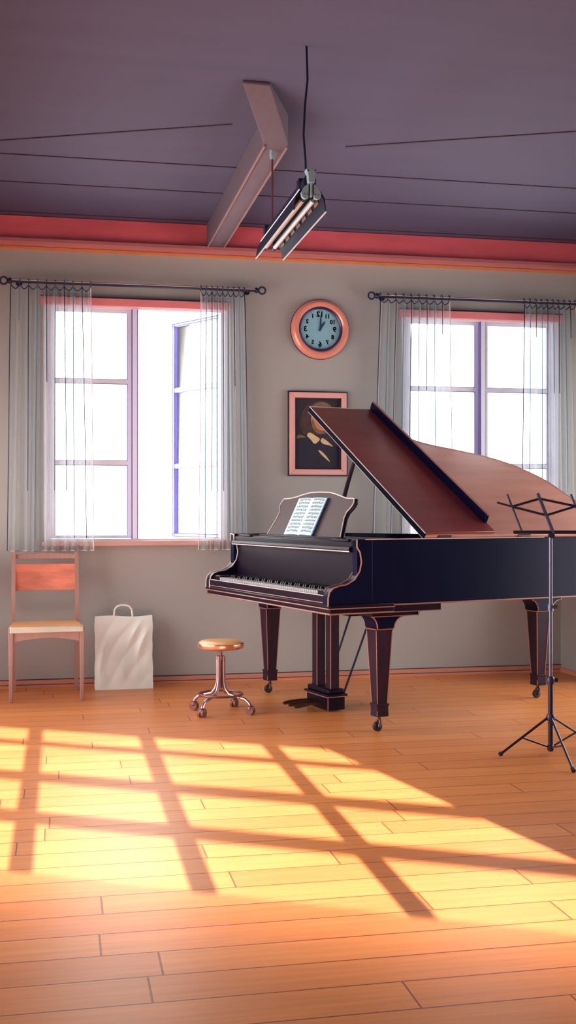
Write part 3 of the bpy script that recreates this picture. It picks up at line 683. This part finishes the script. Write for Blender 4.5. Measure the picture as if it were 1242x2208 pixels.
# legs with brackets and casters
def sq(bm, c, s0, z0, s1, z1):
    a = [bm.verts.new((c[0] + x * s0, c[1] + y * s0, z0)) for x, y in ((-1, -1), (1, -1), (1, 1), (-1, 1))]
    b = [bm.verts.new((c[0] + x * s1, c[1] + y * s1, z1)) for x, y in ((-1, -1), (1, -1), (1, 1), (-1, 1))]
    bm.faces.new(a[::-1]); bm.faces.new(b)
    for i in range(4): bm.faces.new((a[i], a[(i + 1) % 4], b[(i + 1) % 4], b[i]))
def leg(c, side, ztop):
    x, y = c
    bm = B(); sq(bm, c, .027, .135, .046, .508); sq(bm, c, .050, .505, .050, .516)
    lg = obj('leg', bm, M[side], P, bevel=.003)
    pr = [(-.048, .516), (.048, .516)] + [(x_, z_) for x_, z_ in ((.052, .535), (.064, .555), (.085, .570), (.12, .578), (.14, ztop))] + [(-.10, ztop), (-.09, .578), (-.070, .570), (-.058, .555), (-.050, .535)]
    br = obj('leg_bracket', prism(B(), pr, lambda a, z: V((x + a, y - .06, z)), lambda a, z: V((x + a, y + .06, z))), M['blackside'], lg, bevel=.002)
    bm = B(); sq(bm, c, .033, .075, .033, .138); sq(bm, c, .036, .128, .036, .140); obj('leg_shoe', bm, M['legm'], lg, bevel=.003)
    bm = B()
    for dx, dy in ((-1, -1), (1, -1), (-1, 1)):
        tube(bm, [(x + dx * .0335, y + dy * .0335, .08), (x + dx * .028, y + dy * .028, .138)], .0018, 5); tube(bm, [(x + dx * .028, y + dy * .028, .14), (x + dx * .0465, y + dy * .0465, .508)], .0022, 5)
    tube(bm, [(x - .051, y + .051, .511), (x - .051, y - .051, .511), (x + .051, y - .051, .511)], .003, 5)
    tube(bm, [(x + a, y - .061, z) for a, z in pr[1:7]], .003, 5); tube(bm, [(x + a, y - .061, z) for a, z in pr[7:] + pr[:1]], .003, 5)
    obj('leg_edge_bead', bm, M['bead'], lg)
    bm = B(); lathe(bm, [(0, -.012), (.018, -.012), (.024, -.008), (.024, .008), (.018, .012), (0, .012)], (x - .012, y - .0, .024), 'Y', 20)
    lathe(bm, [(0, .018), (.009, .018), (.011, .024), (0, .026)], (x - .012, y - .03, .024), 'Y', 12)
    cs = obj('caster_wheel', bm, M['rubber'], lg)
    bm = B(); tube(bm, [(x - .012, y - .017, .024), (x - .004, y - .015, .05), (x, y, .064), (x, y, .078)], .007, 8); tube(bm, [(x - .012, y + .017, .024), (x - .004, y + .015, .05), (x, y, .064)], .006, 8)
    tube(bm, [(x - .012, y - .022, .024), (x - .012, y + .022, .024)], .005, 8)
    obj('caster_fork', bm, M['brass'], lg)
leg((0, .10), 'legm', .602); leg((.022, 1.41), 'legm', .602); leg((1.351, .543), 'legm', .657)
obj('tail_block', box(B(), 1.22, 1.46, .42, .60, .628, .657), M['black'], P, bevel=.003)
obj('trap_board', box(B(), -.06, .14, .30, .62, .556, .580), M['black'], P, bevel=.003)
# pedal lyre
LY = (.06, .78)
bm = B(); box(bm, .01, .115, .655, .905, .010, .085); lb = obj('lyre_box', bm, M['black'], P, bevel=.003)
obj('lyre_box_moulding', box(B(), -.002, .125, .642, .918, .083, .098), M['black'], lb, bevel=.004)
obj('lyre_box_moulding', box(B(), .012, .112, .655, .905, .097, .125), M['black'], lb, bevel=.008)
path_bead([(-.003, .918, .084), (-.003, .641, .084), (.126, .641, .084)], .0025, 'bead', 'lyre_edge_bead')
path_bead([(.009, .654, .084), (.009, .654, .012)], .002, 'bead', 'lyre_edge_bead')
for y in (.70, .86):
    obj('lyre_pillar', box(B(), .035, .088, y - .03, y + .03, .122, .582), M['legm'], P, bevel=.003)
    path_bead([(.034, y - .031, .125), (.034, y - .031, .578)], .0022, 'bead', 'lyre_edge_bead')
for y in (.71, .78, .85):
    bm = B(); tube(bm, [(.05, y, .045), (-.06, y, .047), (-.11, y, .042), (-.150, y, .036), (-.165, y, .034)], [.008, .009, .012, .013, .008], 10)
    for v_ in bm.verts: v_.co.z = .040 + (v_.co.z - .040) * .8
    obj('pedal', bm, M['brass'], P)
for y, x1 in ((.87, .33), (.69, .36)): obj('lyre_brace', tube(B(), [(.118, y, .07 if y < .8 else .10), (x1, y - .0, .656)], .0065, 8), M['navy'], P)

# open score on the music desk
t = thing('music_score', 'open sheet music book with blue cover leaning on the piano music desk', 'book', PN, PA)
def pg(a0, a1, nm):
    bm = B(); nseg = 8
    def y_(s): return .006 + .010 * math.sin(math.pi * min(1, s * 1.15)) * (1 - s * .4)
    top = []; 
    for d in (0, 1):
        top.append([[bm.verts.new(dk(a0 + (a1 - a0) * k / nseg, w, .004 + (y_(k / nseg) if d else 0))) for k in range(nseg + 1)] for w in (.006, .230)])
    for k in range(nseg):
        bm.faces.new((top[1][0][k], top[1][0][k + 1], top[1][1][k + 1], top[1][1][k])); bm.faces.new((top[0][0][k], top[0][1][k], top[0][1][k + 1], top[0][0][k + 1]))
        for r in (0, 1): bm.faces.new((top[0][r][k], top[0][r][k + 1], top[1][r][k + 1], top[1][r][k]))
    for k in (0, nseg): bm.faces.new((top[0][0][k], top[0][1][k], top[1][1][k], top[1][0][k]))
    p = obj(nm, bm, M['paper'], t, smooth=False)
    bm = B(); rnd = random.Random(int(a0 * 100))
    for sy in range(10):
        wc = .022 + sy * .0212
        for l in range(5):
            for k in range(nseg):
                s0, s1 = max(.09, k / nseg), min(.92, (k + 1) / nseg)
                if s1 <= s0: continue
                q = lambda s, w, d: dk(a0 + (a1 - a0) * s, w, .004 + y_(s) + d)
                w0 = wc + l * .0026
                bm.faces.new([bm.verts.new(c) for c in (q(s0, w0, .0006), q(s1, w0, .0006), q(s1, w0 + .0007, .0006), q(s0, w0 + .0007, .0006))])
        for nnt in range(11):
            s = .12 + nnt * .07 + rnd.uniform(0, .03); w0 = wc + rnd.uniform(0, .010)
            da = .0042 / (a1 - a0) * (1 if a1 > a0 else -1)
            bm.faces.new([bm.verts.new(dk(a0 + (a1 - a0) * (s + cx_ * abs(da)), w0 + cz_, .0048 + y_(s))) for cx_, cz_ in ((-1, 0), (0, .003), (1, 0), (0, -.003))])
            bm.faces.new([bm.verts.new(dk(a0 + (a1 - a0) * (s + cx_ * abs(da)), w0 + cz_, .0048 + y_(s))) for cx_, cz_ in ((.6, 0), (1, 0), (1, .011), (.6, .011))])
    obj('notation', bm, M['ink'], p, smooth=False)
pg(.785, .965, 'page'); pg(.785, .632, 'page')
obj('cover', prism(B(), [(.615, .003), (.970, .003), (.970, .235), (.615, .235)], lambda a, w: dk(a, w, .001), lambda a, w: dk(a, w, .0045)), M['bluecover'], t, smooth=False)
obj('page_block', prism(B(), [(.618, .005), (.632, .005), (.632, .230), (.618, .230)], lambda a, w: dk(a, w, .0045), lambda a, w: dk(a, w, .013)), M['bluecover'], t, smooth=False)
obj('spine', prism(B(), [(.781, .004), (.789, .004), (.789, .233), (.781, .233)], lambda a, w: dk(a, w, .004), lambda a, w: dk(a, w, .012)), mat('page_gutter', rgb(244, 248, 248), .6), t, smooth=False)

# ------------------------------------------------------------------ chairs
def make_chair(loc, rz, label):
    t = thing('wooden_chair', label, 'chair', loc, rz, 'wooden school chairs along the window wall')
    hw = .198; D = .36
    obj('seat', box(B(), -.20, .20, -.185, .165, .417, .432, lambda p: V((p.x * (1.06 if p.y < 0 else .94), p.y, p.z))), M['chairseat'], t, bevel=.005)
    obj('seat_front_edge', box(B(), -.206, .206, -.196, -.184, .398, .430), M['seatedge'], t, bevel=.004)
    bm = B()
    n = 12
    pl = [(-.185, .40)] + [(.185, .40)] + [(.185 - .37 * k / n, .345 + .022 * math.sin(math.pi * k / n)) for k in range(n + 1)]
    obj('apron', prism(bm, pl, lambda x, z: V((x, -.178, z)), lambda x, z: V((x, -.160, z))), M['chairwood'], t)
    for s in (-1, 1):
        obj('side_rail', box(B(), s * .19 - .009, s * .19 + .009, -.165, .16, .36, .415), M['chairwood'], t, bevel=.003)
        obj('leg', box(B(), -.0125, .0125, -.0125, .0125, 0, .428, lambda p: V((s * .200 + p.x * (.8 if p.z < .1 else 1.1), -.175 + p.y * (.8 if p.z < .1 else 1.1), p.z))), M['chairwood'], t, bevel=.003)
        bm = B(); pts = [V((s * .186, .215, 0)), V((s * .186, .18, .25)), V((s * .188, .165, .42)), V((s * .188, .172, .62)), V((s * .186, .20, .845))]
        for a, b in zip(pts, pts[1:]):
            va = [bm.verts.new(a + V((x * .0115, y * .014, 0))) for x, y in ((-1, -1), (1, -1), (1, 1), (-1, 1))]; vb = [bm.verts.new(b + V((x * .0115, y * .014, 0))) for x, y in ((-1, -1), (1, -1), (1, 1), (-1, 1))]
            bm.faces.new(va[::-1]); bm.faces.new(vb)
            for i in range(4): bm.faces.new((va[i], va[(i + 1) % 4], vb[(i + 1) % 4], vb[i]))
        obj('back_post', bm, M['chairwood'], t)
    def slat(z0, z1, nm, m, bow, hump=0):
        bm = B(); N_ = 12; g = []
        for k in range(N_ + 1):
            x = -.178 + .356 * k / N_; h = math.sin(math.pi * k / N_)
            yb = .172 + (.20 - .172) * ((z0 + z1) / 2 - .62) / .225 + bow * h
            g.append([bm.verts.new((x, yb - .007, z0)), bm.verts.new((x, yb + .007, z0)), bm.verts.new((x, yb + .009, z1 + hump * h)), bm.verts.new((x, yb - .005, z1 + hump * h))])
        for a, b in zip(g, g[1:]):
            for k in range(4): bm.faces.new((a[k], b[k], b[(k + 1) % 4], a[(k + 1) % 4]))
        bm.faces.new(g[0]); bm.faces.new(g[-1][::-1])
        obj(nm, bm, M[m], t, bevel=.002)
    slat(.805, .832, 'top_rail', 'chairwood', .012, .008); slat(.615, .775, 'back_panel', 'chairback', .014)
    return t
make_chair((-.082, -.375, 0), R(2), 'wooden chair with orange back panel in full view beside the paper bag')
make_chair((-.578, -.35, 0), R(2), 'wooden chair at the far left edge, mostly outside the picture')

# ------------------------------------------------------------------ paper bag
t = thing('paper_bag', 'crumpled pale grey paper carrier bag standing on floor between chair and stool', 'bag', (.385, -.13, 0))
def bagface(front):
    bm = B(); nx, nz = 52, 64; H = .445; g = []
    for i in range(nx + 1):
        row = []
        for j in range(nz + 1):
            s, q = i / nx, j / nz
            hw = .176 + .0015 * math.sin(q * 9) + .001 * math.sin(q * 23 + 1)
            x = (s * 2 - 1) * hw
            dep = .055 * (1 - q) ** .8 + .006
            dep *= 1.0
            edge = min(1, min(s, 1 - s) * 7) * min(1, min(q, 1 - q) * 6)
            ang = (s * .82 + q * .55); bowl = math.sin(2.2 * s + 1.0 * q)
            ph = 3.3 * (s - .62 * q + .30 * math.sin(2.6 * q) + .06 * math.sin(9 * s)); cr = abs((ph % 1) * 2 - 1)
            wr = .022 * (1 - cr) ** 1.6 * math.sin(math.pi * q) ** .7 * (.55 + .45 * math.sin(5 * s + 4 * q)) + .006 * abs(math.sin(13 * (s * .8 - .7 * q) + 2 * bowl))
            y = -dep - wr * edge if front else dep * .7 + wr * edge * .4
            y = min(y, .006) if front else max(y, .004)
            row.append(bm.verts.new((x, y, q * H + (.004 * math.sin(7 * s) if j == nz else 0))))
        g.append(row)
    for i in range(nx):
        for j in range(nz): bm.faces.new((g[i][j], g[i + 1][j], g[i + 1][j + 1], g[i][j + 1]))
    return bm, g
bmf, gf = bagface(True); 
# back and sides welded on
bmb = B(); 
nx, nz = 52, 64
def backp(i, j):
    p = gf[i][j].co; q = j / nz
    return V((p.x, .05 * (1 - q) ** .8 + .006, p.z))
gb = [[bmf.verts.new(backp(i, j)) for j in range(nz + 1)] for i in range(nx + 1)]
for i in range(nx):
    for j in range(nz): bmf.faces.new((gb[i][j], gb[i][j + 1], gb[i + 1][j + 1], gb[i + 1][j]))
for j in range(nz):
    bmf.faces.new((gf[0][j], gf[0][j + 1], gb[0][j + 1], gb[0][j])); bmf.faces.new((gf[nx][j], gb[nx][j], gb[nx][j + 1], gf[nx][j + 1]))
for i in range(nx): bmf.faces.new((gf[i][0], gb[i][0], gb[i + 1][0], gf[i + 1][0]))
bmb.free()
obj('bag_body', bmf, M['bag'], t)
hp = [V((-.058, -.002, .40)), V((-.058, -.004, .45)), V((-.056, -.004, .485)), V((-.040, -.004, .505)), V((-.02, -.004, .512)), V((.01, -.004, .512)), V((.034, -.004, .505)), V((.050, -.004, .485)), V((.054, -.004, .45)), V((.054, -.002, .40))]
obj('handle', tube(B(), hp, .0065, 10), M['baghandle'], t)

# ------------------------------------------------------------------ stool
sc_ = V((.858, -1.075, 0))
t = thing('rolling_stool', 'low round stool with tan seat on four wheels beside the piano keyboard', 'stool', sc_)
obj('seat_cushion', lathe(B(), [(0, .392), (.08, .392), (.108, .388), (.122, .378), (.123, .368), (0, .366)], seg=48), M['stoolseat'], t)
obj('seat_rim', lathe(B(), [(.117, .381), (.1255, .376), (.127, .362), (.122, .350), (.10, .343), (0, .343)], seg=48), M['seatrim'], t)
obj('screw_post', tube(B(), [(0, 0, .13), (0, 0, .345)], .0085, 12), M['maroon'], t)
angs = [R(a) for a in (160, 235, 45, 318)]
feet = [(.723 - sc_.x, -.985 - sc_.y), (.738 - sc_.x, -1.221 - sc_.y), (.954 - sc_.x, -.934 - sc_.y), (1.003 - sc_.x, -1.192 - sc_.y)]
for fx, fy in feet:
    d = V((fx, fy, 0)); ln = d.length; d.normalize()
    pts = [d * .019 + V((0, 0, .305)), d * .019 + V((0, 0, .20)), d * .021 + V((0, 0, .16)), d * .032 + V((0, 0, .125)), d * .055 + V((0, 0, .10)), d * (ln * .6) + V((0, 0, .088)), d * (ln * .82) + V((0, 0, .080)), d * (ln * .95) + V((0, 0, .062)), d * ln + V((0, 0, .045))]
    lg = obj('leg', tube(B(), pts, .0085, 10), M['chrome'], t)
    px = V((-d.y, d.x, 0)); c = d * ln + V((0, 0, .0225))
    bm = B()
    for s in (-1, 1):
        o_ = c + px * s * .010
        tube(bm, [o_ - px * .0065, o_ + px * .0065], .0225, 18)
    obj('caster_wheel', bm, M['caster'], lg)
    bm = B(); lathe(bm, [(0, .05), (.010, .05), (.018, .044), (.021, .030), (.019, .026), (0, .026)], (c.x, c.y, 0), 'Z', 14); obj('caster_hood', bm, M['maroon'], lg)
obj('foot_ring', tube(B(), [(.118 * math.cos(a), .118 * math.sin(a), .098) for a in [2 * math.pi * k / 40 for k in range(40)]], .0062, 8, closed=True), M['maroon'], t)
obj('collar', lathe(B(), [(.009, .285), (.022, .285), (.022, .306), (.009, .306)], seg=20), M['maroon'], t)

# ------------------------------------------------------------------ music stand
sp = V((2.171, -2.416, 0)); rx = V((.9801, -.1985, 0)); fy = V((.1985, .9801, 0))
t = thing('music_stand', 'dark folding music stand with empty wire desk at the right edge', 'music stand', sp)
obj('lower_post', tube(B(), [(0, 0, .02), (0, 0, .33)], .0115, 12), M['stand'], t)
obj('upper_post', tube(B(), [(0, 0, .30), (0, 0, .985)], .0078, 12), M['standlight'], t)
cl = obj('height_clamp', lathe(B(), [(.0085, .315), (.017, .315), (.019, .335), (.014, .348), (.0085, .35)], seg=16), M['stand'], t)
obj('clamp_knob', tube(B(), [rx * .008 + V((0, 0, .332)), rx * .032 + V((0, 0, .332))], .009, 10), M['stand'], cl)
c2 = obj('middle_clamp', lathe(B(), [(.008, .645), (.0125, .645), (.0125, .675), (.008, .675)], seg=16), M['standlight'], t)
obj('clamp_knob', tube(B(), [rx * .009 + V((0, 0, .662)), rx * .03 + V((0, 0, .664))], .009, 10), M['knob'], c2)
hub = obj('leg_hub', lathe(B(), [(.0115, .150), (.018, .150), (.020, .165), (.016, .178), (.0115, .178)], seg=16), M['stand'], t)
for fx_ in (V((-.250, -.017, 0)), V((.0, 0, 0)) + (V((2.105, -2.785, 0)) - sp), V((.27, .10, 0))):
    d = fx_
    lg = obj('leg', tube(B(), [d.normalized() * .014 + V((0, 0, .163)), d + V((0, 0, .010))], .0058, 8), M['stand'], t)
    obj('foot_tip', tube(B(), [d * .96 + V((0, 0, .0155)), d * 1.01 + V((0, 0, .0095))], .0095, 10), M['rubber'], lg)
    obj('leg_brace', tube(B(), [d.normalized() * .008 + V((0, 0, .03)), d * .55 + V((0, 0, .0785))], .0042, 8), M['stand'], t)
obj('base_collar', lathe(B(), [(0, .012), (.012, .012), (.015, .02), (.015, .036), (.0115, .04), (0, .04)], seg=16), M['stand'], t)
zb_ = 1.004; bas = V((.0, 0, zb_)) ; up = rx * -.062 + fy * .03 + V((0, 0, .172))
def sd(a, w): return bas + rx * (a + .010) + up * w
def bar(nm, p, q, r=.0055, m='stand'):
    o = obj(nm, tube(B(), [p, q], r, 8), M[m], t); return o
bar('desk_ledge', sd(-.178, 0) + V((0, 0, -.002)), sd(.19, 0) + V((0, 0, -.002)), .006)
bar('ledge_lip', sd(-.175, 0) + V((0, 0, -.010)), sd(.19, 0) + V((0, 0, -.010)), .003, 'standlight')
bar('desk_spine', sd(0, -.06), sd(0, 1.0), .0085)
bar('desk_upright', sd(-.140, 0), sd(-.140, .98)); bar('desk_upright', sd(.150, 0), sd(.150, .98))
bar('desk_lattice', sd(-.14, .65), sd(0, .86)); bar('desk_lattice', sd(0, .86), sd(.15, .66)); bar('desk_lattice', sd(-.20, .76), sd(-.14, .65), .0045); bar('desk_lattice', sd(-.14, .65), sd(0, .42)); bar('desk_lattice', sd(0, .42), sd(.15, .66))
obj('desk_joint', tube(B(), [fy * -.014 + V((.004, 0, .985)), fy * .014 + V((.004, 0, .985))], .013, 12), M['stand'], t)
